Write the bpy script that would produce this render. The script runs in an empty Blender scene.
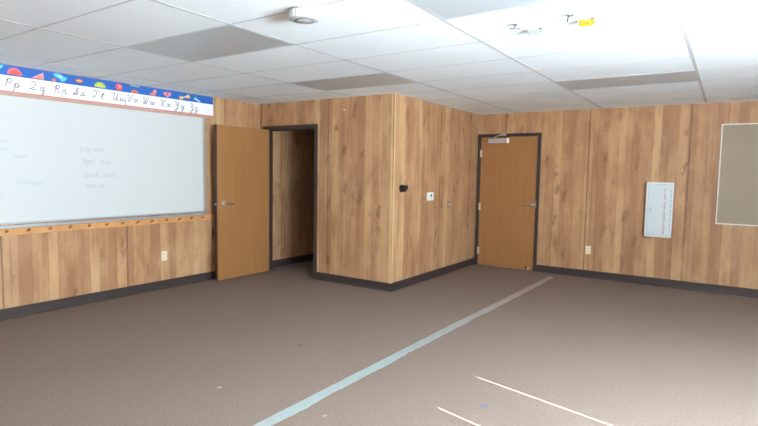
import bpy, bmesh, math, random
from mathutils import Vector, Matrix
random.seed(4)
S = bpy.context.scene
E1, E2 = 122, 885
C = S.collection
XL, YF, XR, YB, H = -5.577, 5.248, -3.327, 7.742, 2.374     # left wall, closet front, closet side, back wall, ceiling
XW, YN = 2.50, -1.50                                        # window wall, wall behind the camera
WT = 0.12

def lin(c):
    return tuple(((v/255)/12.92 if v/255 <= .04045 else ((v/255+.055)/1.055)**2.4) for v in c) + (1,)

# ------------------------------------------------------------ materials
def mat(name, rgb, rough=.6, metal=0, spec=.5, noise=0, nscale=30, bump=0):
    m = bpy.data.materials.new(name); m.use_nodes = True
    nt = m.node_tree; b = nt.nodes['Principled BSDF']
    b.inputs['Base Color'].default_value = lin(rgb)
    b.inputs['Roughness'].default_value = rough
    b.inputs['Metallic'].default_value = metal
    b.inputs['Specular IOR Level'].default_value = spec
    if noise or bump:
        tc = nt.nodes.new('ShaderNodeTexCoord'); n = nt.nodes.new('ShaderNodeTexNoise')
        n.inputs['Scale'].default_value = nscale; n.inputs['Detail'].default_value = 4
        nt.links.new(tc.outputs['Object'], n.inputs['Vector'])
        if noise:
            mr = nt.nodes.new('ShaderNodeMapRange')
            mr.inputs[1].default_value = .3; mr.inputs[2].default_value = .7
            mr.inputs[3].default_value = 1-noise; mr.inputs[4].default_value = 1+noise
            nt.links.new(n.outputs['Fac'], mr.inputs[0])
            mx = nt.nodes.new('ShaderNodeVectorMath'); mx.operation = 'SCALE'
            mx.inputs[0].default_value = lin(rgb)[:3]
            nt.links.new(mr.outputs[0], mx.inputs['Scale'])
            nt.links.new(mx.outputs[0], b.inputs['Base Color'])
        if bump:
            bp = nt.nodes.new('ShaderNodeBump'); bp.inputs['Strength'].default_value = bump
            bp.inputs['Distance'].default_value = .003
            nt.links.new(n.outputs['Fac'], bp.inputs['Height']); nt.links.new(bp.outputs[0], b.inputs['Normal'])
    return m

class NT:
    def __init__(s, nt): s.nt = nt
    def n(s, t, **k):
        x = s.nt.nodes.new(t)
        for a, v in k.items(): setattr(x, a, v)
        return x
    def put(s, sock, v):
        if isinstance(v, bpy.types.NodeSocket): s.nt.links.new(v, sock)
        else: sock.default_value = v
    def m(s, op, a, b=0., c=None, clamp=False):
        x = s.n('ShaderNodeMath', operation=op, use_clamp=clamp)
        s.put(x.inputs[0], a); s.put(x.inputs[1], b)
        if c is not None: s.put(x.inputs[2], c)
        return x.outputs[0]
    def comb(s, a, b, c=0.):
        x = s.n('ShaderNodeCombineXYZ')
        for i, v in enumerate((a, b, c)): s.put(x.inputs[i], v)
        return x.outputs[0]
    def noise(s, vec, scale=1, detail=3, rough=.5):
        x = s.n('ShaderNodeTexNoise'); s.put(x.inputs['Vector'], vec)
        x.inputs['Scale'].default_value = scale; x.inputs['Detail'].default_value = detail
        x.inputs['Roughness'].default_value = rough
        return x.outputs['Fac']
    def rng(s, v, a, b, c, d):
        x = s.n('ShaderNodeMapRange'); s.put(x.inputs[0], v)
        for i, q in enumerate((a, b, c, d)): s.put(x.inputs[i+1], q)
        return x.outputs[0]
    def mix(s, f, a, b, mode='MIX'):
        x = s.n('ShaderNodeMix', data_type='RGBA', blend_type=mode)
        s.put(x.inputs[0], f); s.put(x.inputs[6], a); s.put(x.inputs[7], b)
        return x.outputs[2]
    def ramp(s, f, stops, interp='LINEAR'):
        x = s.n('ShaderNodeValToRGB'); s.put(x.inputs[0], f); cr = x.color_ramp; cr.interpolation = interp
        while len(cr.elements) < len(stops): cr.elements.new(.5)
        for e, (p, c) in zip(cr.elements, stops): e.position = p; e.color = lin(c)
        return x.outputs[0]

def panelling(name, seam, seed):
    """wood-grain sheet panelling; UV in metres (u along the wall, v up)"""
    m = bpy.data.materials.new(name); m.use_nodes = True
    k = NT(m.node_tree); b = m.node_tree.nodes['Principled BSDF']
    uv = k.n('ShaderNodeUVMap', uv_map='UVMap').outputs[0]
    sp = k.n('ShaderNodeSeparateXYZ'); k.put(sp.inputs[0], uv); u, v = sp.outputs[0], sp.outputs[1]
    us = k.m('ADD', u, seed*3.7)
    vo = k.n('ShaderNodeTexVoronoi', voronoi_dimensions='1D', feature='F1')
    vo.inputs['Scale'].default_value = 9.5; k.put(vo.inputs['W'], us)
    sc = k.n('ShaderNodeSeparateColor'); k.put(sc.inputs[0], vo.outputs['Color'])
    pid, pid2 = sc.outputs[0], sc.outputs[1]
    ed = k.n('ShaderNodeTexVoronoi', voronoi_dimensions='1D', feature='DISTANCE_TO_EDGE')
    ed.inputs['Scale'].default_value = 9.5; k.put(ed.inputs['W'], us)
    base = k.ramp(pid, [(0, (160, 118, 85)), (.3, (173, 131, 96)), (.6, (181, 140, 103)), (.85, (187, 149, 110)), (1, (197, 163, 122))])
    # broad heartwood streaks that run up a plank
    wav = k.noise(k.comb(k.m('MULTIPLY', us, 9), k.m('MULTIPLY', v, 1.1), k.m('MULTIPLY', pid2, 9)), 1, 4, .6)
    red = k.rng(wav, .47, .70, 0, .62)
    col = k.mix(red, base, lin((140, 93, 62)))
    pale = k.rng(k.noise(k.comb(k.m('MULTIPLY', us, 11), k.m('MULTIPLY', v, .4), 5.+seed), 1, 2), .55, .72, 0, .4)
    col = k.mix(pale, col, lin((194, 160, 115)))
    gr = k.noise(k.comb(k.m('MULTIPLY', us, 95), k.m('MULTIPLY', v, 2.2), k.m('MULTIPLY', pid, 13)), 1, 4, .6)
    col = k.mix(1., col, k.comb(*[k.rng(gr, .3, .7, .91, 1.07)]*3), 'MULTIPLY')
    # knots
    kn = k.n('ShaderNodeTexVoronoi', voronoi_dimensions='3D', feature='F1')
    kn.inputs['Scale'].default_value = 1.
    wr = k.noise(k.comb(k.m('MULTIPLY', us, 16), k.m('MULTIPLY', v, 9), 3.), 1, 4, .6)
    wr = k.m('SUBTRACT', wr, .5)
    k.put(kn.inputs['Vector'], k.comb(k.m('ADD', k.m('MULTIPLY', us, 7.5), k.m('MULTIPLY', wr, .9)), k.m('ADD', k.m('MULTIPLY', v, 3.6), k.m('MULTIPLY', wr, 1.6)), seed*1.3))
    ks = k.n('ShaderNodeSeparateColor'); k.put(ks.inputs[0], kn.outputs['Color'])
    kf = k.m('MULTIPLY', k.rng(kn.outputs['Distance'], .05, .36, .7, 0), k.rng(ks.outputs[0], .45, .75, 0, 1))
    kf = k.m('MAXIMUM', kf, 0.)
    col = k.mix(kf, col, lin((104, 66, 42)))
    col = k.mix(k.m('MULTIPLY', k.rng(ed.outputs['Distance'], .0, .05, .8, 0), k.rng(pid2, .45, .8, .2, 1.)), col, lin((130, 94, 68)))
    fr = k.m('FRACT', k.m('MULTIPLY', k.m('SUBTRACT', u, seam-20*1.2192), 1/1.2192))
    dd = k.m('MULTIPLY', k.m('MINIMUM', fr, k.m('SUBTRACT', 1., fr)), 1.2192)
    sf = k.rng(dd, .004, .012, .6, 0)
    col = k.mix(sf, col, lin((70, 46, 32)))
    bl = k.noise(k.comb(k.m('MULTIPLY', us, 4.2), k.m('MULTIPLY', v, 1.7), 11.+seed), 1, 5, .65)
    col = k.mix(k.rng(bl, .50, .68, 0, .45), col, lin((146, 100, 70)))
    col = k.mix(k.rng(bl, .50, .34, 0, .4), col, lin((200, 164, 122)))
    k.put(b.inputs['Base Color'], col)
    b.inputs['Roughness'].default_value = .48; b.inputs['Specular IOR Level'].default_value = .35
    return m

def veneer(name, rgb):
    m = bpy.data.materials.new(name); m.use_nodes = True
    k = NT(m.node_tree); b = m.node_tree.nodes['Principled BSDF']
    tc = k.n('ShaderNodeTexCoord'); mp = k.n('ShaderNodeMapping'); mp.inputs['Scale'].default_value = (28, 28, 1.3)
    k.put(mp.inputs[0], tc.outputs['Object'])
    g = k.noise(mp.outputs[0], 1, 5, .6)
    c2 = tuple(int(x*.93) for x in rgb)
    k.put(b.inputs['Base Color'], k.mix(k.rng(g, .35, .7, 0, 1), lin(rgb), lin(c2)))
    b.inputs['Roughness'].default_value = .42; b.inputs['Specular IOR Level'].default_value = .4
    return m

def carpet():
    m = bpy.data.materials.new('carpet'); m.use_nodes = True
    k = NT(m.node_tree); b = m.node_tree.nodes['Principled BSDF']
    o = k.n('ShaderNodeTexCoord').outputs['Object']
    n1 = k.noise(o, 140, 3, .7); n2 = k.noise(o, 75, 3, .7); n3 = k.noise(o, 1.1, 3, .5)
    col = k.mix(k.rng(n2, .36, .64, 0, 1), lin((110, 94, 83)), lin((131, 113, 101)))
    col = k.mix(k.rng(n1, .42, .68, 0, .4), col, lin((168, 150, 138)))
    col = k.mix(k.rng(n3, .4, .7, 0, .18), col, lin((118, 100, 92)))
    def spot(x, y, r, c, f):
        nonlocal col
        d = k.n('ShaderNodeVectorMath', operation='DISTANCE'); k.put(d.inputs[0], o); d.inputs[1].default_value = (x, y, 0)
        dd = k.m('ADD', d.outputs['Value'], k.m('MULTIPLY', k.m('SUBTRACT', n2, .5), r*1.2))
        col = k.mix(k.rng(dd, r*.5, r, f, 0), col, lin(c))
    spot(-1.19, 2.975, .035, (96, 100, 116), .8)
    spot(-2.874, 3.147, .02, (88, 70, 62), .6)
    spot(-5.04, 2.06, .03, (150, 112, 110), .7)
    spot(-2.72, 2.2, .02, (190, 184, 172), .5)
    spot(-1.9, 2.3, .015, (190, 184, 172), .5)
    k.put(b.inputs['Base Color'], col)
    b.inputs['Roughness'].default_value = .95; b.inputs['Specular IOR Level'].default_value = .1
    bp = k.n('ShaderNodeBump'); bp.inputs['Strength'].default_value = .5; bp.inputs['Distance'].default_value = .004
    k.put(bp.inputs['Height'], n1); k.put(b.inputs['Normal'], bp.outputs[0])
    return m

def glass():
    m = bpy.data.materials.new('window_glass'); m.use_nodes = True
    nt = m.node_tree; nt.nodes.remove(nt.nodes['Principled BSDF']); out = nt.nodes['Material Output']
    t = nt.nodes.new('ShaderNodeBsdfTransparent'); g = nt.nodes.new('ShaderNodeBsdfGlossy'); g.inputs['Roughness'].default_value = .02
    x = nt.nodes.new('ShaderNodeMixShader'); x.inputs[0].default_value = .06
    nt.links.new(t.outputs[0], x.inputs[1]); nt.links.new(g.outputs[0], x.inputs[2]); nt.links.new(x.outputs[0], out.inputs[0])
    return m

M = dict(
    tile=mat('ceiling_tile', (240, 249, 255), .9, spec=.1, noise=.03, nscale=60, bump=.1),
    tee=mat('grid_tee_paint', (196, 201, 206), .6),
    diffuser=mat('prismatic_diffuser', (184, 193, 198), .35, noise=.04, nscale=160, bump=.3),
    lframe=mat('fixture_frame_paint', (205, 205, 203), .5),
    rubber=mat('dark_rubber_base', (58, 48, 47), .5, spec=.4),
    bronze=mat('dark_bronze_steel', (60, 48, 46), .45, spec=.4),
    door=veneer('oak_veneer', (160, 112, 67)),
    dooredge=mat('dark_door_edge', (60, 42, 34), .5),
    chrome=mat('satin_chrome', (214, 212, 208), .3, metal=1),
    steel=mat('hinge_steel', (205, 200, 190), .4, metal=.6),
    alu=mat('aluminium', (176, 182, 186), .4, metal=.5),
    closer=mat('closer_paint', (178, 170, 168), .45, metal=.3),
    white_enamel=mat('whiteboard_enamel', (202, 206, 206), .28, spec=.5),
    marker=mat('faint_grey_marker', (176, 184, 187), .5),
    green_marker=mat('faint_green_marker', (174, 196, 190), .5),
    rail=mat('pine_rail', (200, 146, 92), .5, noise=.12, nscale=9),
    peg=mat('brown_peg', (170, 108, 62), .5),
    trimwood=mat('tan_board_trim', (168, 134, 104), .6, noise=.1, nscale=12),
    cork=mat('faded_map_rail', (186, 150, 136), .8, noise=.08, nscale=20),
    paper=mat('banner_paper', (236, 236, 240), .6),
    blue=mat('banner_blue', (30, 96, 178), .55),
    redline=mat('banner_red', (214, 96, 90), .6),
    ink=mat('banner_ink', (78, 80, 96), .6),
    ivory=mat('ivory_plastic', (226, 214, 190), .4),
    slot=mat('dark_slot', (70, 60, 52), .6),
    white=mat('white_plastic', (236, 236, 234), .4),
    detector=mat('detector_plastic', (184, 186, 186), .5),
    greyp=mat('grey_plastic', (180, 184, 186), .5),
    black=mat('black_plastic', (30, 28, 32), .35),
    screen=mat('dark_display', (62, 84, 80), .3),
    tack=mat('tan_grey_tackboard', (156, 142, 124), .85, noise=.04, nscale=80),
    wframe=mat('white_board_frame', (222, 220, 214), .45),
    cab=mat('white_cabinet_enamel', (226, 230, 230), .4),
    cabdoor=mat('cabinet_door_pane', (206, 218, 222), .3),
    cabline=mat('cabinet_door_gasket', (166, 190, 200), .4),
    redlet=mat('red_lettering', (184, 58, 78), .5),
    greylet=mat('grey_lettering', (150, 160, 168), .5),
    yellow=mat('yellow_tag', (196, 134, 4), .5),
    palecard=mat('pale_card', (138, 143, 146), .5),
    tagtext=mat('tag_print', (70, 48, 10), .5),
    brownp=mat('brown_switch_plate', (158, 126, 110), .4),
    brass=mat('brass_hook', (226, 190, 120), .3, metal=.7),
    wire=mat('grey_wire', (112, 106, 106), .5, metal=.3),
    blind=mat('blackout_blind', (214, 212, 204), .8),
    winframe=mat('window_frame_paint', (214, 214, 210), .5),
    glass=glass(), carpet=carpet(),
)
def strip_mat():
    m = bpy.data.materials.new('worn_tape'); m.use_nodes = True
    k = NT(m.node_tree); b = m.node_tree.nodes['Principled BSDF']
    o = k.n('ShaderNodeTexCoord').outputs['Object']
    sp = k.n('ShaderNodeSeparateXYZ'); k.put(sp.inputs[0], o)
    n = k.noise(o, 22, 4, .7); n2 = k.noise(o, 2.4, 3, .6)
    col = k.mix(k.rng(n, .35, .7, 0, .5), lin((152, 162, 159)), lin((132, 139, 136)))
    sheen_fade = k.m('ADD', k.rng(sp.outputs[1], 3.4, 6.2, 0., .85), k.m('MULTIPLY', k.m('SUBTRACT', n2, .5), .8), clamp=True)
    col = k.mix(sheen_fade, col, lin((152, 132, 118)))     # sheen painted in: pale near the camera, tan towards the door
    k.put(b.inputs['Base Color'], col); b.inputs['Roughness'].default_value = .6
    return m
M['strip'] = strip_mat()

# ------------------------------------------------------------ mesh helpers
def box(bm, a, b):
    x0, x1 = sorted((a[0], b[0])); y0, y1 = sorted((a[1], b[1])); z0, z1 = sorted((a[2], b[2]))
    v = [bm.verts.new(p) for p in ((x0,y0,z0),(x1,y0,z0),(x1,y1,z0),(x0,y1,z0),(x0,y0,z1),(x1,y0,z1),(x1,y1,z1),(x0,y1,z1))]
    for f in ((0,3,2,1),(4,5,6,7),(0,1,5,4),(1,2,6,5),(2,3,7,6),(3,0,4,7)): bm.faces.new([v[i] for i in f])
def cyl(bm, p, q, r, r2=None, n=16):
    p, q = Vector(p), Vector(q); d = q-p; r2 = r if r2 is None else r2
    rot = d.to_track_quat('Z', 'Y').to_matrix().to_4x4()
    bmesh.ops.create_cone(bm, cap_ends=True, segments=n, radius1=r, radius2=r2, depth=d.length,
                          matrix=Matrix.Translation((p+q)/2) @ rot)
def ball(bm, p, r, s=(1,1,1)):
    bmesh.ops.create_uvsphere(bm, u_segments=16, v_segments=10, radius=r, matrix=Matrix.Translation(p) @ Matrix.Diagonal((*s, 1)))
def tube(bm, pts, r, n=8):
    for a, b in zip(pts, pts[1:]):
        cyl(bm, a, b, r, n=n); ball(bm, b, r)
def lathe(bm, prof, c, n=40, flute=None):
    """prof: (r, z) list; axis z through c"""
    rings = []
    for i, (r, z) in enumerate(prof):
        ring = []
        for j in range(n):
            a = 2*math.pi*j/n; rr = r
            if flute and i in flute: rr = r*(1 - .07*(j % 2))
            ring.append(bm.verts.new((c[0]+rr*math.cos(a), c[1]+rr*math.sin(a), c[2]+z)))
        rings.append(ring)
    for A, B in zip(rings, rings[1:]):
        for j in range(n): bm.faces.new((A[j], A[(j+1) % n], B[(j+1) % n], B[j]))
    bm.faces.new(rings[0][::-1]); bm.faces.new(rings[-1])
def obj(name, bm, m, parent=None, bevel=0, smooth=False):
    bmesh.ops.recalc_face_normals(bm, faces=bm.faces)
    me = bpy.data.meshes.new(name); bm.to_mesh(me); bm.free()
    o = bpy.data.objects.new(name, me); C.objects.link(o)
    if m: me.materials.append(m)
    if smooth:
        for p in me.polygons: p.use_smooth = True
        e = o.modifiers.new('split', 'EDGE_SPLIT'); e.split_angle = math.radians(35)
    if bevel:
        w = o.modifiers.new('bevel', 'BEVEL'); w.width = bevel; w.segments = 2; w.limit_method = 'ANGLE'
    if parent:
        o.parent = parent
        o.matrix_parent_inverse = parent_world(parent).inverted()
    return o
def parent_world(p):
    m = p.matrix_basis.copy()
    if p.parent: m = parent_world(p.parent) @ p.matrix_parent_inverse @ m
    return m
def boxes(name, bs, m, parent=None, bevel=0):
    bm = bmesh.new()
    for a, b in bs: box(bm, a, b)
    return obj(name, bm, m, parent, bevel)
def struct(o): o['kind'] = 'structure'; return o
def tag(o, label, cat, group=None):
    o['label'] = label; o['category'] = cat
    if group: o['group'] = group
    return o
def empty(name, loc):
    o = bpy.data.objects.new(name, None); C.objects.link(o); o.location = loc; o.empty_display_size = .1
    return o
def thing(name, loc, label, cat, group=None): return tag(empty(name, loc), label, cat, group)
def setuv(o, axis):
    me = o.data; uv = me.uv_layers.new(name='UVMap')
    for lp in me.loops:
        c = me.vertices[lp.vertex_index].co
        uv.data[lp.index].uv = (c[axis], c[2])
    return o
def wall(name, bs, axis, m): return struct(setuv(boxes(name, bs, m), axis))

# ------------------------------------------------------------ the shell
struct(boxes('floor', [((XL-WT, YN-WT, -.1), (XW+WT, YB+WT, 0))], M['carpet']))
wall('wall_left', [((XL-WT, YN-WT, 0), (XL, YB, H+.05))], 1, panelling('panelling_left', 3.25, 1))
wall('wall_back', [((XL-WT, YB, 0), (XW+WT, YB+WT, H+.05))], 0, panelling('panelling_back', -.44, 2))
DX0, DX1, DT = -5.457, -4.550, 2.006                        # clear opening of the open doorway
wall('wall_closet_front', [((XL, YF, 0), (DX0-.005, YF+WT, H+.05)), ((DX1+.005, YF, 0), (XR, YF+WT, H+.05)),
                           ((DX0-.005, YF, DT+.005), (DX1+.005, YF+WT, H+.05))], 0, panelling('panelling_closet_front', -4.325, 3))
wall('wall_closet_side', [((XR-WT, YF+WT, 0), (XR, YB, H+.05))], 1, panelling('panelling_closet_side', 6.468, 4))
wall('wall_front', [((XL, YN-WT, 0), (XW, YN, H+.05))], 0, panelling('panelling_front', 0, 5))
wins = [(-.2, 3.1)]; WZ0, WZ1 = .92, 2.0
bs = [((XW, YN-WT, 0), (XW+WT, YB, WZ0)), ((XW, YN-WT, WZ1), (XW+WT, YB, H+.05))]
ys = [YN-WT] + [y for w in wins for y in w] + [YB]
for a, b in zip(ys[::2], ys[1::2]): bs.append(((XW, a, WZ0), (XW+WT, b, WZ1)))
wall('wall_right', bs, 1, panelling('panelling_right', 0, 6))
wall('closet_bounce_absorber', [((XL+.9, YB-.02, 0), (XR-WT-.02, YB, H)), ((XR-WT-.02, YF+WT, 0), (XR-WT, YB, H)),
                           ((DX1+.07, YF+WT, 0), (XR-WT-.02, YF+WT+.02, H))], 0, mat('dark_bounce_absorber', (66, 54, 48), .8))  # unseen dark panels added to soak up bounce light inside the closet
# outside corner strip of the closet
o = wall('trim_1', [((XR-.03, YF-.006, .1), (XR+.006, YF, H)), ((XR, YF-.006, .1), (XR+.006, YF+.03, H))], 0,
         mat('corner_strip', (206, 172, 128), .5, noise=.06, nscale=6))

# ceiling: tile slab and its grid
ceil = struct(boxes('ceiling', [((XL-WT, YN-WT, H), (XW+WT, YB+WT, H+.05))], M['tile']))
GX, GY, TX, TY = -3.9503, 2.3163, 1.2192, .6096
bm = bmesh.new()
i0 = math.ceil((XL-GX)/TX); x = GX+i0*TX
while x < XW:
    box(bm, (x-.012, YN, H-.0012), (x+.012, YB, H+.001)); x += TX
j0 = math.ceil((YN-GY)/TY); y = GY+j0*TY
while y < YB:
    box(bm, (XL, y-.0075, H-.0010), (XW, y+.0075, H+.001)); y += TY
obj('ceiling_grid', bm, M['tee'], ceil)
bm = bmesh.new()      # wall angle that carries the edge tiles
A_ = .018
box(bm, (XL, YN, H-.004), (XL+A_, YF, H)); box(bm, (XL, YF-A_, H-.004), (XR+A_, YF, H)); box(bm, (XR, YF, H-.004), (XR+A_, YB, H))
box(bm, (XR, YB-A_, H-.004), (XW, YB, H)); box(bm, (XW-A_, YN, H-.004), (XW, YB, H))
obj('wall_angle', bm, M['lframe'], ceil)

# recessed troffers, all switched off
def troffer(i, j, label):
    x, y = GX+i*TX, GY+j*TY
    t = thing('ceiling_light', (x+TX/2, y+TY/2, H), label, 'ceiling light', 'recessed ceiling lights')
    a = .014; z0, z1 = H-.0016, H-.0002
    boxes('frame', [((x+a, y+a, z0), (x+TX-a, y+a+.016, z1)), ((x+a, y+TY-a-.016, z0), (x+TX-a, y+TY-a, z1)),
                    ((x+a, y+a+.016, z0), (x+a+.016, y+TY-a-.016, z1)), ((x+TX-a-.016, y+a+.016, z0), (x+TX-a, y+TY-a-.016, z1))], M['diffuser'], t)
    boxes('diffuser', [((x+a+.016, y+a+.016, H-.0012), (x+TX-a-.016, y+TY-a-.016, z1))], M['diffuser'], t)
troffer(0, 0, 'unlit recessed ceiling light panel left of the round smoke detector')
troffer(0, 3, 'unlit recessed ceiling light panel above the closet front wall')
troffer(2, 0, 'unlit recessed ceiling light panel cut by the top edge, right of the smoke detector')
troffer(2, 5, 'long thin-looking unlit ceiling light panel above the fire extinguisher cabinet')

# baseboards (rubber cove base)
def base(name, a, b, n):      # run from a to b on the wall face, n = direction into the room
    bm = bmesh.new(); a, b, n = Vector((*a, 0)), Vector((*b, 0)), Vector((*n, 0))
    prof = [(0, 0), (.022, 0), (.018, .004), (.011, .012), (.008, .022), (.008, .096), (.004, .102), (0, .102)]
    vs = [[bm.verts.new(p + n*q[0] + Vector((0, 0, q[1]))) for q in prof] for p in (a, b)]
    for i in range(len(prof)):
        j = (i+1) % len(prof); bm.faces.new((vs[0][i], vs[0][j], vs[1][j], vs[1][i]))
    bm.faces.new(vs[0]); bm.faces.new(vs[1][::-1])
    return struct(obj(name, bm, M['rubber']))
base('baseboard_left', (XL, YN), (XL, YF), (1, 0))
base('baseboard_closet_inside', (XL, YF+WT), (XL, YB), (1, 0))
base('baseboard_closet_front', (DX1+.05, YF), (XR+.008, YF), (0, -1))
base('baseboard_closet_side', (XR, YF-.008), (XR, YB), (1, 0))
BX0, BX1, BT = -3.268, -2.376, 2.012                        # clear opening of the back door
base('baseboard_back', (BX1+.05, YB), (XW, YB), (0, -1))
base('baseboard_right', (XW, YN), (XW, YB), (-1, 0))
base('baseboard_front', (XL, YN), (XW, YN), (0, 1))

# ------------------------------------------------------------ doors
def lever(parent, p, out, side):
    """satin lever set: rose, neck, lever arm; p on the door face, out = face normal, side = arm direction"""
    p, out, side = Vector(p), Vector(out), Vector(side)
    bm = bmesh.new(); cyl(bm, p, p+out*.012, .036, n=28); cyl(bm, p+out*.012, p+out*.024, .034, .022, n=28)
    h = obj('handle', bm, M['chrome'], parent, smooth=True)
    bm = bmesh.new(); cyl(bm, p+out*.018, p+out*.058, .012, n=16)
    tube(bm, [p+out*.055, p+out*.056+side*.04, p+out*.054+side*.085+Vector((0,0,-.003)), p+out*.046+side*.118+Vector((0,0,-.006))], .0095, 12)
    obj('lever_arm', bm, M['chrome'], h, smooth=True)
def hinge(parent, p, w=(.012, .012)):
    bm = bmesh.new(); x, y, z = p
    for k in range(5):
        cyl(bm, (x, y, z-.05+.0202*k), (x, y, z-.05+.0202*k+.0185), .008, n=12)
    ball(bm, (x, y, z+.053), .007); ball(bm, (x, y, z-.053), .007)
    return obj('hinge', bm, M['steel'], parent, smooth=True)

# door 1: stands open into the room, 90 degrees
d1 = struct(empty('door_1', (-5.0, YF, 0)))
F = .05
y0, y1 = YF-.014, YF+WT+.014
boxes('door_frame', [((DX0-F, y0, 0), (DX0, y1, DT+F)), ((DX1, y0, 0), (DX1+F, y1, DT+F)), ((DX0, y0, DT), (DX1, y1, DT+F)),
                ((DX0, YF+.045, 0), (DX0+.014, YF+.08, DT)), ((DX1-.014, YF+.045, 0), (DX1, YF+.08, DT)), ((DX0, YF+.045, DT-.014), (DX1, YF+.08, DT))],
      M['bronze'], d1, bevel=.002)
LX0, LX1, LY0, LY1, LZ = -5.438, -5.386, 4.340, 5.243, 2.005
leaf = boxes('door_leaf', [((LX0, LY0+.002, .012), (LX1, LY1, LZ))], M['door'], d1)
ed = boxes('edge_band', [((LX0+.001, LY0-.001, .012), (LX1-.001, LY0+.002, LZ)) ], M['dooredge'], leaf)
boxes('latch_plate', [((LX0+.012, LY0-.003, .955), (LX1-.012, LY0-.001, 1.05))], M['bronze'], leaf)
bm = bmesh.new(); box(bm, (LX0+.016, LY0-.014, .985), (LX1-.016, LY0-.003, 1.012)); obj('latch_bolt', bm, M['chrome'], leaf)
lever(leaf, (LX1, LY0+.10, 1.003), (1, 0, 0), (0, 1, 0))
lever(leaf, (LX0, LY0+.10, 1.003), (-1, 0, 0), (0, 1, 0))
for z in (.25, 1.02, 1.78): hinge(leaf, (LX0+.004, YF-.022, z))

# door 2: closed, in the back wall
d2 = struct(empty('door_2', ((BX0+BX1)/2, YB, 0)))
y0 = YB-.022
boxes('door_frame', [((BX0-F, y0, 0), (BX0, YB, BT+F)), ((BX1, y0, 0), (BX1+F, YB, BT+F)), ((BX0, y0, BT), (BX1, YB, BT+F))], M['bronze'], d2, bevel=.002)
leaf = boxes('door_leaf', [((BX0+.004, YB-.012, .014), (BX1-.004, YB, BT-.004))], M['door'], d2)
for z in (.23, .93, 1.76):
    hinge(leaf, (BX0+.003, YB-.03, z))
    boxes('hinge_leaf', [((BX0+.003, YB-.0235, z-.05), (BX0+.026, YB-.012, z+.05))], M['steel'], leaf)
lever(leaf, (-2.425, YB-.012, .995), (0, -1, 0), (-1, 0, 0))
bm = bmesh.new(); cyl(bm, (-2.425, YB-.07, .998), (-2.425, YB-.074, .998), .011, n=14); obj('lock_cylinder', bm, M['steel'], leaf)
boxes('strike_plate', [((BX1, YB-.024, .95), (BX1+.012, YB-.022, 1.05))], M['steel'], d2)
c = boxes('door_closer', [((-3.14, YB-.062, 1.918), (-2.82, YB-.012, 1.988))], M['closer'], leaf, bevel=.008)
boxes('end_cap', [((-2.84, YB-.064, 1.916), (-2.815, YB-.012, 1.99))], M['white'], c, bevel=.004)
bm = bmesh.new(); cyl(bm, (-3.04, YB-.04, 1.985), (-3.04, YB-.04, 2.012), .014)
tube(bm, [(-3.04, YB-.045, 2.006), (-2.97, YB-.13, 2.02), (-2.90, YB-.04, 2.045)], .008)
obj('closer_arm', bm, M['closer'], c, smooth=True)
bm = bmesh.new(); box(bm, (-2.945, YB-.05, 2.03), (-2.86, YB-.022, 2.06)); obj('arm_shoe', bm, M['closer'], c, bevel=.003)
bm = bmesh.new(); cyl(bm, (-2.44, YB-.03, .035), (-2.44, YB-.012, .035), .013); cyl(bm, (-2.44, YB-.04, .035), (-2.44, YB-.03, .035), .016)
obj('bottom_bolt', bm, M['steel'], leaf, smooth=True)
boxes('threshold_bolt', [((-2.50, YB-.022, .016), (-2.475, YB-.012, .055))], M['slot'], leaf)

# ------------------------------------------------------------ text helpers
def text_mesh(txt, size, m, loc, xdir, name, parent, thick=.0008, sx=1., shear=0, align='LEFT', updir=(0,0,1)):
    cu = bpy.data.curves.new('tmp_text', 'FONT'); cu.body = txt; cu.size = size; cu.align_x = align; cu.shear = shear; cu.extrude = thick
    to = bpy.data.objects.new('tmp_text', cu); C.objects.link(to)
    dg = bpy.context.evaluated_depsgraph_get(); me = bpy.data.meshes.new_from_object(to.evaluated_get(dg))
    bpy.data.objects.remove(to)
    xd = Vector(xdir); up = Vector(updir); nn = xd.cross(up)
    mt = Matrix(((xd.x*sx, up.x, nn.x, loc[0]), (xd.y*sx, up.y, nn.y, loc[1]), (xd.z*sx, up.z, nn.z, loc[2]), (0, 0, 0, 1)))
    me.transform(mt); me.materials.clear(); me.materials.append(m); me.name = name
    o = bpy.data.objects.new(name, me); C.objects.link(o)
    if parent: o.parent = parent; o.matrix_parent_inverse = parent_world(parent).inverted()
    return o
def spline(pts, n=6):
    P = [pts[0]]+list(pts)+[pts[-1]]; out = []
    for i in range(1, len(P)-2):
        for s in range(n):
            t = s/n; q = []
            for k in (0, 1):
                a, b, c_, d = P[i-1][k], P[i][k], P[i+1][k], P[i+2][k]
                q.append(.5*(2*b+(c_-a)*t+(2*a-5*b+4*c_-d)*t*t+(3*b-a-3*c_+d)*t**3))
            out.append(tuple(q))
    return out+[tuple(pts[-1])]
def pen(bm, pts, w, X, T=.0008):
    """flat pen stroke on a plane x = X; pts are (y, z)"""
    n = len(pts); L = []; Rr = []
    for i, p in enumerate(pts):
        a = pts[max(i-1, 0)]; b = pts[min(i+1, n-1)]
        dx, dy = b[0]-a[0], b[1]-a[1]; l = math.hypot(dx, dy) or 1
        nx, ny = -dy/l*w/2, dx/l*w/2
        L.append(bm.verts.new((X+T, p[0]+nx, p[1]+ny))); Rr.append(bm.verts.new((X+T, p[0]-nx, p[1]-ny)))
    for i in range(n-1): bm.faces.new((L[i], L[i+1], Rr[i+1], Rr[i]))

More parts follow.
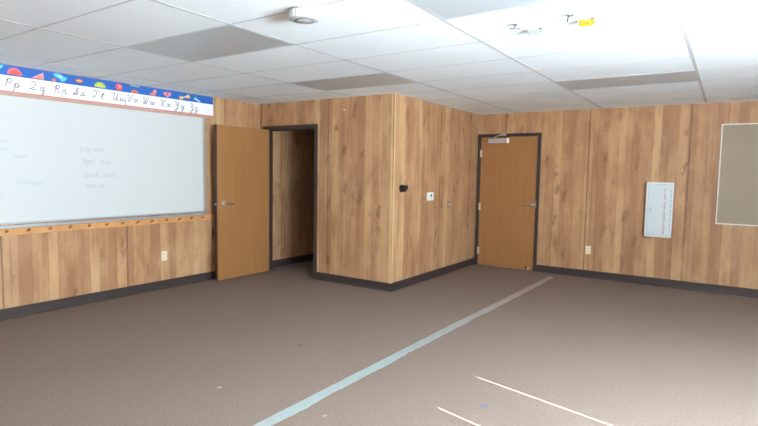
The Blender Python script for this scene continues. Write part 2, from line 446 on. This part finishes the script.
# ------------------------------------------------------------ left wall: whiteboard, rail, banner
WY0, WY1, WB0, WB1 = .66, 4.262, .912, 2.086
wb = thing('whiteboard', (XL, (WY0+WY1)/2, .88), 'long white dry-erase board with faint writing on the left wall under the alphabet banner', 'whiteboard')
boxes('writing_surface', [((XL, WY0, WB0), (XL+.012, WY1, WB1))], M['white_enamel'], wb)
boxes('metal_frame', [((XL, WY1, WB0-.018), (XL+.02, WY1+.030, WB1)), ((XL, WY0-.022, WB0-.018), (XL+.02, WY0, WB1)),
                ((XL, WY0, WB0-.018), (XL+.02, WY1, WB0))], M['alu'], wb, bevel=.002)
boxes('wooden_trim', [((XL, WY1+.030, .862), (XL+.016, WY1+.088, 2.10))], M['trimwood'], wb, bevel=.002)
boxes('map_rail', [((XL, WY0-.02, WB1), (XL+.022, WY1+.092, 2.120))], M['cork'], wb, bevel=.003)
boxes('marker_tray', [((XL, WY0-.02, .862), (XL+.062, WY1+.02, .870)), ((XL+.056, WY0-.02, .870), (XL+.062, WY1+.02, .882)), ((XL, WY0-.02, .870), (XL+.006, WY1+.02, .882))], M['alu'], wb)
xs = XL+.0125
for txt, y, z, sz, sx, mm in (('Log out', 2.745, 1.605, .085, .95, 'marker'), ('Sign', 2.76, 1.475, .085, .95, 'marker'), ('out', 2.955, 1.475, .085, .95, 'marker'),
                          ('Stack chairs', 2.78, 1.335, .085, .9, 'marker'), ('Lock up', 2.80, 1.225, .07, .85, 'marker'),
                          ('Hallways', 2.165, 1.262, .07, .95, 'green_marker'), ('bins', 2.04, 1.655, .05, .8, 'green_marker'),
                          ('desks', 2.03, 1.58, .05, .8, 'green_marker'), ('lights', 2.155, 1.52, .045, 1.1, 'marker')):
    text_mesh(txt, sz, M[mm], (xs, y, z), (0, 1, 0), 'board_writing', wb, .0004, sx, shear=.3)

rail = thing('peg_rail', (XL, 2.5, .79), 'orange pine peg rail running along the left wall under the whiteboard', 'peg rail')
boxes('rail_board', [((XL, .6, .790), (XL+.018, 4.43, .856))], M['rail'], rail, bevel=.003)
pegs = [2.065, 2.249, 2.44, 2.63, 2.82, 3.003, 3.182, 3.358, 3.535, 3.722, 3.90, 4.070, 4.235]
for y in [2.065-.187*k for k in range(7, 0, -1)]+pegs:
    bm = bmesh.new(); p = Vector((XL+.018, y, .822))
    cyl(bm, p, p+Vector((.035, 0, .012)), .009, .008, 12); ball(bm, p+Vector((.037, 0, .013)), .012)
    obj('peg', bm, M['peg'], rail, smooth=True)

# cursive alphabet banner
ban = thing('alphabet_banner', (XL, 3.0, 2.128), 'blue and white cursive alphabet banner with small pictures above the whiteboard', 'banner')
BZ0, BZ1 = 2.120, 2.366
boxes('paper_strip', [((XL+.001, .9, BZ0), (XL+.003, 3.258, 2.271))], M['paper'], ban)
boxes('paper_strip', [((XL+.001, 3.261, BZ0), (XL+.003, 4.438, 2.271))], M['paper'], ban)
boxes('blue_band', [((XL+.001, .9, 2.271), (XL+.003, 4.436, BZ1))], M['blue'], ban)
boxes('red_border', [((XL+.003, .9, BZ0), (XL+.0036, 4.436, BZ0+.009))], M['redline'], ban)
boxes('sheet_joint', [((XL+.003, 3.257, BZ0), (XL+.0036, 3.262, 2.19))], M['ink'], ban)
G = {  # (x, y) strokes; baseline 0, capital height 1, small letters .5
 'O': [[(.5,1),(.15,.8),(.1,.3),(.4,0),(.75,.3),(.75,.8),(.5,1),(.4,.85),(.9,.9)]],
 'o': [[(.0,.05),(.2,.4),(.1,.15),(.3,0),(.5,.2),(.4,.45),(.2,.4)],[(.4,.45),(.6,.4)]],
 'P': [[(.1,.6),(.3,.95),(.15,0)],[(.2,.8),(.5,1),(.75,.8),(.6,.5),(.3,.45)]],
 'p': [[(0,.1),(.2,.5),(.1,-.5),(.05,-.45)],[(.18,.35),(.4,.5),(.55,.25),(.35,0),(.15,.1)],[(.35,0),(.7,.15)]],
 'Q': [[(.1,.8),(.3,1),(.6,.9),(.65,.6),(.4,.25),(.05,.0),(.2,.12),(.5,0),(.9,.0)]],
 'q': [[(.45,.42),(.25,.5),(.05,.25),(.2,0),(.42,.2),(.48,.48),(.4,-.5),(.55,-.4),(.6,.0),(.75,.15)]],
 'R': [[(.1,.6),(.3,.95),(.15,0)],[(.2,.8),(.5,1),(.7,.8),(.55,.55),(.3,.5),(.5,.4),(.65,.05),(.9,.05)]],
 'r': [[(0,.0),(.18,.5),(.3,.42),(.42,.42),(.38,.1),(.5,0),(.65,.12)]],
 'S': [[(0,.0),(.35,.5),(.6,.85),(.5,1),(.35,.85),(.5,.45),(.5,.15),(.25,0),(.05,.15),(.4,.2),(.7,.25)]],
 's': [[(0,.0),(.28,.5),(.42,.15),(.25,0),(.1,.08),(.3,.0),(.65,.12)]],
 'T': [[(.05,.75),(.2,1),(.5,.9),(.9,1)],[(.6,.92),(.5,.3),(.3,0),(.1,.15),(.3,.2)]],
 't': [[(0,.0),(.3,.85),(.2,.1),(.35,0),(.55,.15)],[(.08,.58),(.48,.6)]],
 'U': [[(0,.8),(.15,1),(.25,.85),(.2,.2),(.4,0),(.62,.3),(.72,1),(.68,.1),(.8,0),(.95,.15)]],
 'u': [[(0,.1),(.12,.5),(.08,.1),(.25,0),(.45,.25),(.5,.5),(.46,.08),(.6,0),(.75,.15)]],
 'V': [[(0,.8),(.15,1),(.28,.8),(.35,.0),(.6,.5),(.75,1),(.9,.92)]],
 'v': [[(0,.3),(.12,.5),(.2,.4),(.28,.0),(.48,.3),(.5,.5),(.65,.42)]],
 'W': [[(0,.8),(.12,1),(.22,.8),(.25,.1),(.35,.05),(.5,.5),(.55,.9),(.55,.1),(.65,.05),(.85,.5),(.92,1)]],
 'w': [[(0,.2),(.1,.5),(.12,.1),(.25,0),(.4,.45),(.4,.1),(.52,0),(.7,.3),(.68,.5),(.82,.42)]],
 'X': [[(0,.8),(.15,1),(.3,.8),(.5,.15),(.65,0),(.8,.15)],[(.85,1),(.55,.7),(.3,.3),(.1,0)]],
 'x': [[(0,.3),(.12,.5),(.25,.35),(.35,.08),(.5,0),(.65,.12)],[(.5,.5),(.08,.0)]],
 'Y': [[(0,.8),(.12,1),(.22,.8),(.25,.45),(.45,.4),(.65,.95),(.5,-.3),(.3,-.5),(.2,-.3),(.6,.0),(.75,.1)]],
 'y': [[(0,.3),(.12,.5),(.15,.1),(.32,.08),(.5,.5),(.42,-.35),(.25,-.5),(.2,-.3),(.5,.0),(.65,.1)]],
 'Z': [[(.05,.8),(.2,1),(.5,.9),(.45,.6),(.2,.45),(.5,.35),(.5,-.3),(.25,-.5),(.2,-.3),(.6,0),(.8,.1)]],
 'z': [[(0,.4),(.15,.5),(.35,.4),(.15,.1),(.38,.0),(.35,-.35),(.2,-.5),(.15,-.3),(.5,0),(.65,.1)]],
}
caps = [('O', 1.91), ('P', 2.099), ('Q', 2.306), ('R', 2.519), ('S', 2.704), ('T', 2.894), ('U', 3.107),
        ('V', 3.272), ('W', 3.455), ('X', 3.678), ('Y', 3.869), ('Z', 4.082)]
smalls = {'O': 2.01, 'P': 2.175, 'Q': 2.397, 'R': 2.60, 'S': 2.779, 'T': 2.985, 'U': 3.195, 'V': 3.353, 'W': 3.555, 'X': 3.77, 'Y': 3.96, 'Z': 4.158}
for ch, y in caps:
    bm = bmesh.new()
    for g, y_, sc_ in ((ch, y, .076), (ch.lower(), smalls[ch], .074)):
        for st in G[g]:
            pen(bm, [(y_+p[0]*sc_*1.0+p[1]*.015, 2.170+p[1]*sc_) for p in spline(st)], .006, XL+.003)
    obj('cursive_letters', bm, M['ink'], ban)
def pic(name_rgb, polys):
    for q, (rgb, P) in enumerate(polys):
        bm = bmesh.new(); vs = [bm.verts.new((XL+.003, a, b)) for a, b in P]; vt = [bm.verts.new((XL+.0038+q*.0008, a, b)) for a, b in P]
        bm.faces.new(vt); n = len(P)
        for i in range(n): bm.faces.new((vs[i], vs[(i+1) % n], vt[(i+1) % n], vt[i]))
        key = 'print_%d_%d_%d' % rgb
        if key not in M: M[key] = mat(key, rgb, .6)
        obj('picture', bm, M[key], ban)
def ell(y, z, a, b, t0=0, t1=360, n=18):
    return [(y+a*math.cos(math.radians(t0+(t1-t0)*i/n)), z+b*math.sin(math.radians(t0+(t1-t0)*i/n))) for i in range(n if t1-t0 == 360 else n+1)]
RED, PINK, CY, YEL, OLI, ORG = (228, 88, 74), (232, 150, 160), (84, 200, 232), (240, 190, 70), (176, 190, 60), (240, 130, 80)
pic('', [(CY, [(2.04, 2.30), (2.09, 2.33), (2.10, 2.36), (2.06, 2.35)])])
pic('', [((226, 110, 130), ell(2.19, 2.285, .062, .062, 0, 180)), (RED, [(a, b+.001) for a, b in ell(2.195, 2.283, .045, .045, 0, 180)])])
pic('', [(PINK, [(2.33, 2.279), (2.44, 2.279), (2.435, 2.345)]), (ORG, [(2.355, 2.278), (2.42, 2.278), (2.41, 2.312)])])
pic('', [(CY, [(2.525, 2.352), (2.54, 2.322), (2.58, 2.312), (2.60, 2.282), (2.635, 2.297), (2.655, 2.327), (2.60, 2.342), (2.58, 2.36)]),
         ((190, 214, 240), ell(2.59, 2.332, .022, .016)), (ORG, ell(2.53, 2.289, .018, .015))])
pic('', [((208, 80, 90), ell(2.77, 2.318, .038, .022)), (YEL, ell(2.77, 2.318, .030, .010))])
pic('', [(OLI, ell(2.985, 2.283, .062, .055, 0, 180)), ((196, 204, 90), ell(2.985, 2.284, .036, .035, 0, 180))])
pic('', [(RED, ell(3.19, 2.315, .038, .036)), (PINK, ell(3.198, 2.322, .018, .016))])
pic('', [((180, 200, 110), [(3.31, 2.352), (3.42, 2.345), (3.43, 2.355), (3.32, 2.362)]), (ORG, ell(3.37, 2.275, .042, .035, 0, 180)), (RED, ell(3.37, 2.275, .022, .022, 0, 180))])
pic('', [(ORG, [(3.545, 2.279), (3.62, 2.281), (3.635, 2.31), (3.59, 2.32)]), (PINK, [(3.59, 2.315), (3.635, 2.31), (3.64, 2.345), (3.61, 2.35)])])
pic('', [(PINK, [(3.78, 2.281), (3.83, 2.315), (3.825, 2.338), (3.79, 2.34), (3.78, 2.332), (3.765, 2.34), (3.735, 2.336), (3.73, 2.31)]), ((214, 110, 110), ell(3.775, 2.315, .022, .018))])
pic('', [(YEL, ell(3.965, 2.30, .026, .022)), (YEL, ell(4.065, 2.325, .030, .022)), ((250, 210, 150), [(3.97, 2.295), (4.06, 2.318), (4.055, 2.33), (3.965, 2.31)])])
pic('', [((90, 180, 150), [(4.135, 2.30), (4.165, 2.34), (4.185, 2.33), (4.19, 2.30)]), ((200, 210, 220), [(4.17, 2.325), (4.25, 2.283), (4.225, 2.281), (4.16, 2.305)])])

# ------------------------------------------------------------ outlets and wall devices
def outlet(P, right, out, label):
    P, r, o_ = Vector(P), Vector(right), Vector(out); u = Vector((0, 0, 1))
    t = thing('wall_outlet', P, label, 'outlet')
    def bx(name, w, h, d0, d1, m, cx=0, cz=0, par=None, bev=0):
        c_ = P+r*cx+u*cz
        return boxes(name, [(c_-r*w/2-u*h/2+o_*d0, c_+r*w/2+u*h/2+o_*d1)], m, par or t, bev)
    bx('plate', .072, .116, 0, .006, M['ivory'], bev=.002)
    for s in (-1, 1):
        q = bx('socket', .034, .030, .006, .009, M['ivory'], 0, s*.024, bev=.001)
        for sx in (-1, 1): bx('slot', .003, .011, .009, .0095, M['slot'], sx*.007, s*.024, q)
    bx('screw', .006, .006, .006, .0075, M['steel'])
outlet((XL, 3.708, .396), (0, 1, 0), (1, 0, 0), 'ivory double wall outlet on the left wall below the peg rail')
outlet((-1.604, YB, .392), (1, 0, 0), (0, -1, 0), 'ivory double wall outlet low on the back wall right of the closed door')

th = thing('thermostat', (XR, 6.172, 1.128), 'small square white thermostat on the closet side wall', 'thermostat')
boxes('body', [((XR, 6.095, 1.075), (XR+.028, 6.245, 1.185))], M['white'], th, bevel=.006)
boxes('display', [((XR+.028, 6.15, 1.125), (XR+.0295, 6.195, 1.158))], M['screen'], th)
boxes('button', [((XR+.028, 6.15, 1.095), (XR+.031, 6.19, 1.105))], M['greyp'], th)

bk = thing('wall_bracket', (XR, 5.45, 1.24), 'small black wall bracket near the outer corner of the closet', 'bracket')
bm = bmesh.new(); cyl(bm, (XR, 5.447, 1.245), (XR+.012, 5.447, 1.245), .048, n=24)
obj('round_base', bm, M['black'], bk, bevel=.003)
bm = bmesh.new(); box(bm, (XR+.010, 5.400, 1.205), (XR+.05, 5.49, 1.288)); obj('body', bm, M['black'], bk, bevel=.012)
bm = bmesh.new(); tube(bm, [(XR+.03, 5.46, 1.258), (XR+.034, 5.50, 1.262), (XR+.03, 5.52, 1.262)], .024, 12); obj('arm', bm, M['black'], bk, smooth=True)

sw = thing('light_switch', (XR, 6.768, .995), 'brown light switch plate on the closet side wall right of the thermostat', 'switch')
boxes('plate', [((XR, 6.715, .94), (XR+.006, 6.825, 1.055))], M['brownp'], sw, bevel=.002)
boxes('toggle', [((XR+.006, 6.742, .985), (XR+.020, 6.754, 1.012))], M['ivory'], sw, bevel=.002)
boxes('toggle_slot', [((XR+.006, 6.735, .965), (XR+.0068, 6.760, 1.03))], M['slot'], sw)

hk = thing('wall_hook', (-4.057, YF, 2.213), 'tiny brass hook high on the closet front wall', 'hook')
bm = bmesh.new(); cyl(bm, (-4.057, YF, 2.213), (-4.057, YF-.006, 2.213), .011); obj('round_plate', bm, M['brass'], hk, smooth=True)
bm = bmesh.new(); tube(bm, [(-4.057, YF-.004, 2.213), (-4.057, YF-.024, 2.208), (-4.057, YF-.030, 2.216), (-4.057, YF-.028, 2.224)], .004); obj('hook_wire', bm, M['brass'], hk, smooth=True)

# extinguisher cabinet on the back wall
cb = thing('extinguisher_cabinet', (-.745, YB, .655), 'white fire extinguisher cabinet with red vertical letters on the back wall', 'cabinet')
D = .085; f = YB-D; cx0, cx1, cz0, cz1 = -.898, -.585, .655, 1.372
boxes('cabinet_box', [((cx0, f, cz0), (cx1, YB, cz1))], M['cab'], cb, bevel=.003)
dr = boxes('cabinet_door', [((cx0+.030, f-.006, cz0+.030), (cx1-.022, f, cz1-.030))], M['cabdoor'], cb, bevel=.002)
g_ = .006
a0, a1, b0, b1 = cx0+.022, cx1-.016, cz0+.022, cz1-.022
boxes('door_gasket', [((a0, f-.003, b0), (a1, f, b0+g_)), ((a0, f-.003, b1-g_), (a1, f, b1)), ((a0, f-.003, b0+g_), (a0+g_, f, b1-g_)), ((a1-g_, f-.003, b0+g_), (a1, f, b1-g_))], M['cabline'], cb)
z = 1.290
for ch in 'FIRE EXTINGUISHER':
    if ch != ' ':
        text_mesh(ch, .040, M['redlet'], (-.677, f-.0065, z-.034), (1, 0, 0), 'red_letter', dr, .0004, 1.15, align='CENTER')
    z -= .0345
boxes('pull_handle', [((-.845, f-.016, .98), (-.832, f-.006, 1.05))], M['greyp'], dr, bevel=.003)
for k in range(9):
    boxes('hinge_knuckle', [((cx1-.028, f-.009, .75+.062*k), (cx1-.022, f-.005, .775+.062*k))], M['greylet'], cb)

# tackboard, cut by the right edge of the frame
tb = thing('tackboard', (.5, YB, .868), 'tan-grey tackboard in a white frame at the right end of the back wall', 'bulletin board')
tx0, tx1, tz0, tz1 = -.115, 1.70, .868, 2.105
boxes('board', [((tx0+.014, YB-.014, tz0+.014), (tx1-.014, YB, tz1-.014))], M['tack'], tb)
boxes('board_frame', [((tx0, YB-.02, tz0), (tx0+.014, YB, tz1)), ((tx1-.014, YB-.02, tz0), (tx1, YB, tz1)), ((tx0+.014, YB-.02, tz0), (tx1-.014, YB, tz0+.014)), ((tx0+.014, YB-.02, tz1-.014), (tx1-.014, YB, tz1))], M['wframe'], tb, bevel=.002)

# ------------------------------------------------------------ ceiling things
sd = thing('smoke_detector', (-2.115, 2.335, H), 'round white smoke detector on a ceiling tile', 'smoke detector')
c0 = (-2.115, 2.335, H)
bm = bmesh.new(); lathe(bm, [(.088, 0), (.090, -.006), (.084, -.010)], c0); obj('mounting_plate', bm, M['detector'], sd, smooth=True)
bm = bmesh.new(); lathe(bm, [(.086, -.009), (.090, -.014), (.090, -.048), (.087, -.056), (.074, -.061), (.052, -.062)], c0, 64, flute=(1, 2)); obj('housing', bm, M['detector'], sd)
bm = bmesh.new(); lathe(bm, [(.052, -.058), (.052, -.0645), (.048, -.0645), (.046, -.061)], c0); obj('sensor_ring', bm, M['slot'], sd)
bm = bmesh.new(); lathe(bm, [(.046, -.056), (.046, -.064), (.040, -.067), (.01, -.068)], c0); obj('sensor_cap', bm, M['detector'], sd, smooth=True)
bm = bmesh.new()
for j in range(26):
    a = 2*math.pi*(j+.5)/26; p = Vector((c0[0]+.0885*math.cos(a), c0[1]+.0885*math.sin(a), H-.011)); t_ = Vector((-math.sin(a), math.cos(a), 0))
    cyl(bm, p-t_*.004, p+t_*.004, .0035, n=6)
obj('vent_slots', bm, M['wire'], sd)

def ceiling_hook(x, y, label, a):
    t = thing('ceiling_hook', (x, y, H), label, 'hook', 'wire ceiling hooks')
    bm = bmesh.new(); cyl(bm, (x, y, H-.005), (x, y, H), .014, n=16); obj('round_plate', bm, M['greyp'], t)
    bm = bmesh.new(); c_, s_ = math.cos(a), math.sin(a)
    tube(bm, [(x, y, H-.004), (x, y, H-.03), (x+.03*c_, y+.03*s_, H-.033), (x+.042*c_, y+.042*s_, H-.02)], .004)
    tube(bm, [(x, y, H-.03), (x-.028*c_, y-.028*s_, H-.026)], .0045)
    obj('hook_wire', bm, M['wire'], t, smooth=True)
    bm = bmesh.new(); ball(bm, (x+.02*s_+.015, y-.03, H-.018), .009); cyl(bm, (x+.02*s_+.015, y-.03, H-.02), (x, y, H-.012), .004); obj('screw_eye', bm, M['wire'], t, smooth=True)
ceiling_hook(-1.165, 3.22, 'grey wire ceiling hook beside the pale hanging tag', .3)
ceiling_hook(-.835, 3.19, 'grey wire ceiling hook beside the yellow tag', 1.9)
def ctag(x, y, m, label, txt, tm):
    t = thing('ceiling_tag', (x, y, H), label, 'tag')
    d = Vector((-x, -y, 0)).normalized(); rt = Vector((-d.y, d.x, 0))      # the card faces the room
    bm = bmesh.new(); w, z0, z1 = .046, H-.046, H-.006
    P = [(-w, z1), (-w, z0+.014), (-w+.016, z0), (w-.014, z0+.003), (w, z0+.016), (w, z1)]
    vs = [[bm.verts.new(Vector((x, y, 0))+rt*a_+d*o_+Vector((0, 0, b_))) for a_, b_ in P] for o_ in (0, .003)]
    bm.faces.new(vs[0]); bm.faces.new(vs[1])
    for i in range(len(P)):
        j = (i+1) % len(P); bm.faces.new((vs[0][i], vs[0][j], vs[1][j], vs[1][i]))
    obj('card', bm, m, t)
    bm = bmesh.new(); p = Vector((x, y, H))+rt*.032; cyl(bm, p-Vector((0, 0, .012)), p, .005); cyl(bm, p-Vector((0, 0, .003)), p, .012); obj('clip', bm, M['wire'], t)
    p = Vector((x, y, H-.036))+d*.0035
    text_mesh(txt, .032, tm, p, rt, 'printed_word', t, .0003, 1.0, align='CENTER')
    return t
ctag(-.762, 3.335, M['yellow'], 'bright yellow printed tag hanging from the ceiling', 'ONLY', M['tagtext'])
ctag(-1.085, 3.385, M['palecard'], 'pale printed tag hanging from the ceiling left of the yellow tag', 'ONLY', M['slot'])

# ------------------------------------------------------------ tape strip on the carpet
ctl = [(1.2, -2.115), (2.05, -2.106), (2.67, -2.098), (3.57, -2.09), (4.5, -2.078), (5.5, -2.05), (6.5, -2.034), (7.45, -2.02)]
def cen(y):
    for (a, p), (b, q) in zip(ctl, ctl[1:]):
        if a <= y <= b: return p+(q-p)*(y-a)/(b-a)
    return ctl[-1][1]
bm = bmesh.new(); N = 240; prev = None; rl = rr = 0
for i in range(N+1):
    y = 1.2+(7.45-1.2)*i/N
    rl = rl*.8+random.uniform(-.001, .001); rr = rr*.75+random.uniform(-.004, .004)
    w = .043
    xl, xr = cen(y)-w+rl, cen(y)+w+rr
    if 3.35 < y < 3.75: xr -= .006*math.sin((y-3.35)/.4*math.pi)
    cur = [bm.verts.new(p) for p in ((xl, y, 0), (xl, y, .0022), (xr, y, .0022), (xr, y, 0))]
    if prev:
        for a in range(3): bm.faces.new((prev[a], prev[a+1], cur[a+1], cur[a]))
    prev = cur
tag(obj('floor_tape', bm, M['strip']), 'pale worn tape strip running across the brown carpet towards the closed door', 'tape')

# ------------------------------------------------------------ windows in the right wall (off to the right of the frame)
a, b = wins[0]
w = struct(empty('window_1', (XW, (a+b)/2, WZ0)))
x0, x1, q = XW+.05, XW+.09, .035
mull = [a, .8, 1.7, b]
bs = [((x0, a, WZ0), (x1, b, WZ0+q)), ((x0, a, WZ1-.01), (x1, b, WZ1))]
for y in mull: bs.append(((x0, max(a, y-.02), WZ0+q), (x1, min(b, y+.02), WZ1-.01)))
boxes('window_frame', bs, M['winframe'], w)
for p_, q_ in zip(mull, mull[1:]):
    boxes('pane', [((XW+.068, p_+.02, WZ0+q), (XW+.072, q_-.02, WZ1-.01))], M['glass'], w)
boxes('window_sill', [((XW-.05, a-.05, WZ0-.045), (XW+.05, b+.05, WZ0-.02))], M['winframe'], w)
cuts = [(a-.04, 1.905), (1.914, 2.503), (2.512, b+.04)]     # three blinds side by side with narrow gaps between them
for n, (p_, q_) in enumerate(cuts):
    t = thing('roller_blind', (XW-.02, (p_+q_)/2, WZ0-.02), ['closed wide roller blind nearest the camera on the right wall', 'closed narrow middle roller blind on the right wall', 'closed wide roller blind farthest from the camera on the right wall'][n], 'blind', 'roller blinds')
    boxes('blind_cloth', [((XW-.014, p_, WZ0-.018), (XW-.010, q_, WZ1+.05))], M['blind'], t)
    bm = bmesh.new(); cyl(bm, (XW-.022, p_+.004, WZ1+.06), (XW-.022, q_-.004, WZ1+.06), .02); obj('roller_tube', bm, M['winframe'], t, smooth=True)
    boxes('hem_bar', [((XW-.018, p_, WZ0-.02), (XW-.006, q_, WZ0-.002))], M['winframe'], t)
def area_lamp(name, up, energy, col, a, b):
    L = bpy.data.lights.new(name, 'AREA'); L.shape = 'RECTANGLE'; L.size = 1.0; L.size_y = b-a
    L.energy = energy; L.color = col
    lo = bpy.data.objects.new(name, L); C.objects.link(lo)
    lo.location = (XW-.05-.5*math.sin(up), (a+b)/2, (WZ0+WZ1)/2)
    cz, sz = math.cos(up), math.sin(up)
    # columns: local x (slanted vertical), local y (along the wall), local z (away from the room)
    lo.rotation_euler = Matrix(((sz, 0, cz), (0, 1, 0), (-cz, 0, sz))).transposed().to_euler() if False else Matrix(((-sz, 0, cz), (0, 1, 0), (-cz, 0, -sz))).to_euler()
area_lamp('window_daylight', 0., E1, (.76, .90, 1.), .9, 2.0)
area_lamp('ceiling_fill', math.radians(68), E2, (.76, .90, 1.), .2, 2.8)  # added up-tilted fill lamp that brightens the ceiling

sun = bpy.data.lights.new('sun', 'SUN'); sun.energy = 95; sun.angle = math.radians(.1); sun.color = (1, .97, .92)
so = bpy.data.objects.new('sun', sun); C.objects.link(so); so.location = (6, 0, 4)
el = math.atan2(WZ1-.002, (XW+WT+1.40)/.975)
dv = Vector((-.975*math.cos(el), .22*math.cos(el), -math.sin(el)))
so.rotation_euler = dv.to_track_quat('-Z', 'Y').to_euler()

W = bpy.data.worlds.new('sky'); S.world = W; W.use_nodes = True
W.node_tree.nodes['Background'].inputs[0].default_value = (.55, .72, 1, 1)
W.node_tree.nodes['Background'].inputs[1].default_value = .8

# ------------------------------------------------------------ camera
cam = bpy.data.cameras.new('camera'); co = bpy.data.objects.new('camera', cam); C.objects.link(co); S.camera = co
cam.sensor_width = 36; cam.lens = 36*520.387/758; cam.clip_start = .05
yaw, pit, rol = -.5903, -.0774, .0172
fw = Vector((math.sin(yaw)*math.cos(pit), math.cos(yaw)*math.cos(pit), math.sin(pit)))
r = Vector((math.cos(yaw), -math.sin(yaw), 0)); u = r.cross(fw)
r2 = r*math.cos(rol)+u*math.sin(rol); u2 = -r*math.sin(rol)+u*math.cos(rol)
co.matrix_world = Matrix(((r2.x, u2.x, -fw.x, 0), (r2.y, u2.y, -fw.y, 0), (r2.z, u2.z, -fw.z, 1.4353), (0, 0, 0, 1)))

S.view_settings.view_transform = 'Standard'; S.view_settings.look = 'None'; S.view_settings.gamma = 1
S.view_settings.exposure = 0.12
S.view_settings.use_curve_mapping = False
S.cycles.use_denoising = True
S.cycles.max_bounces = 10; S.cycles.diffuse_bounces = 6
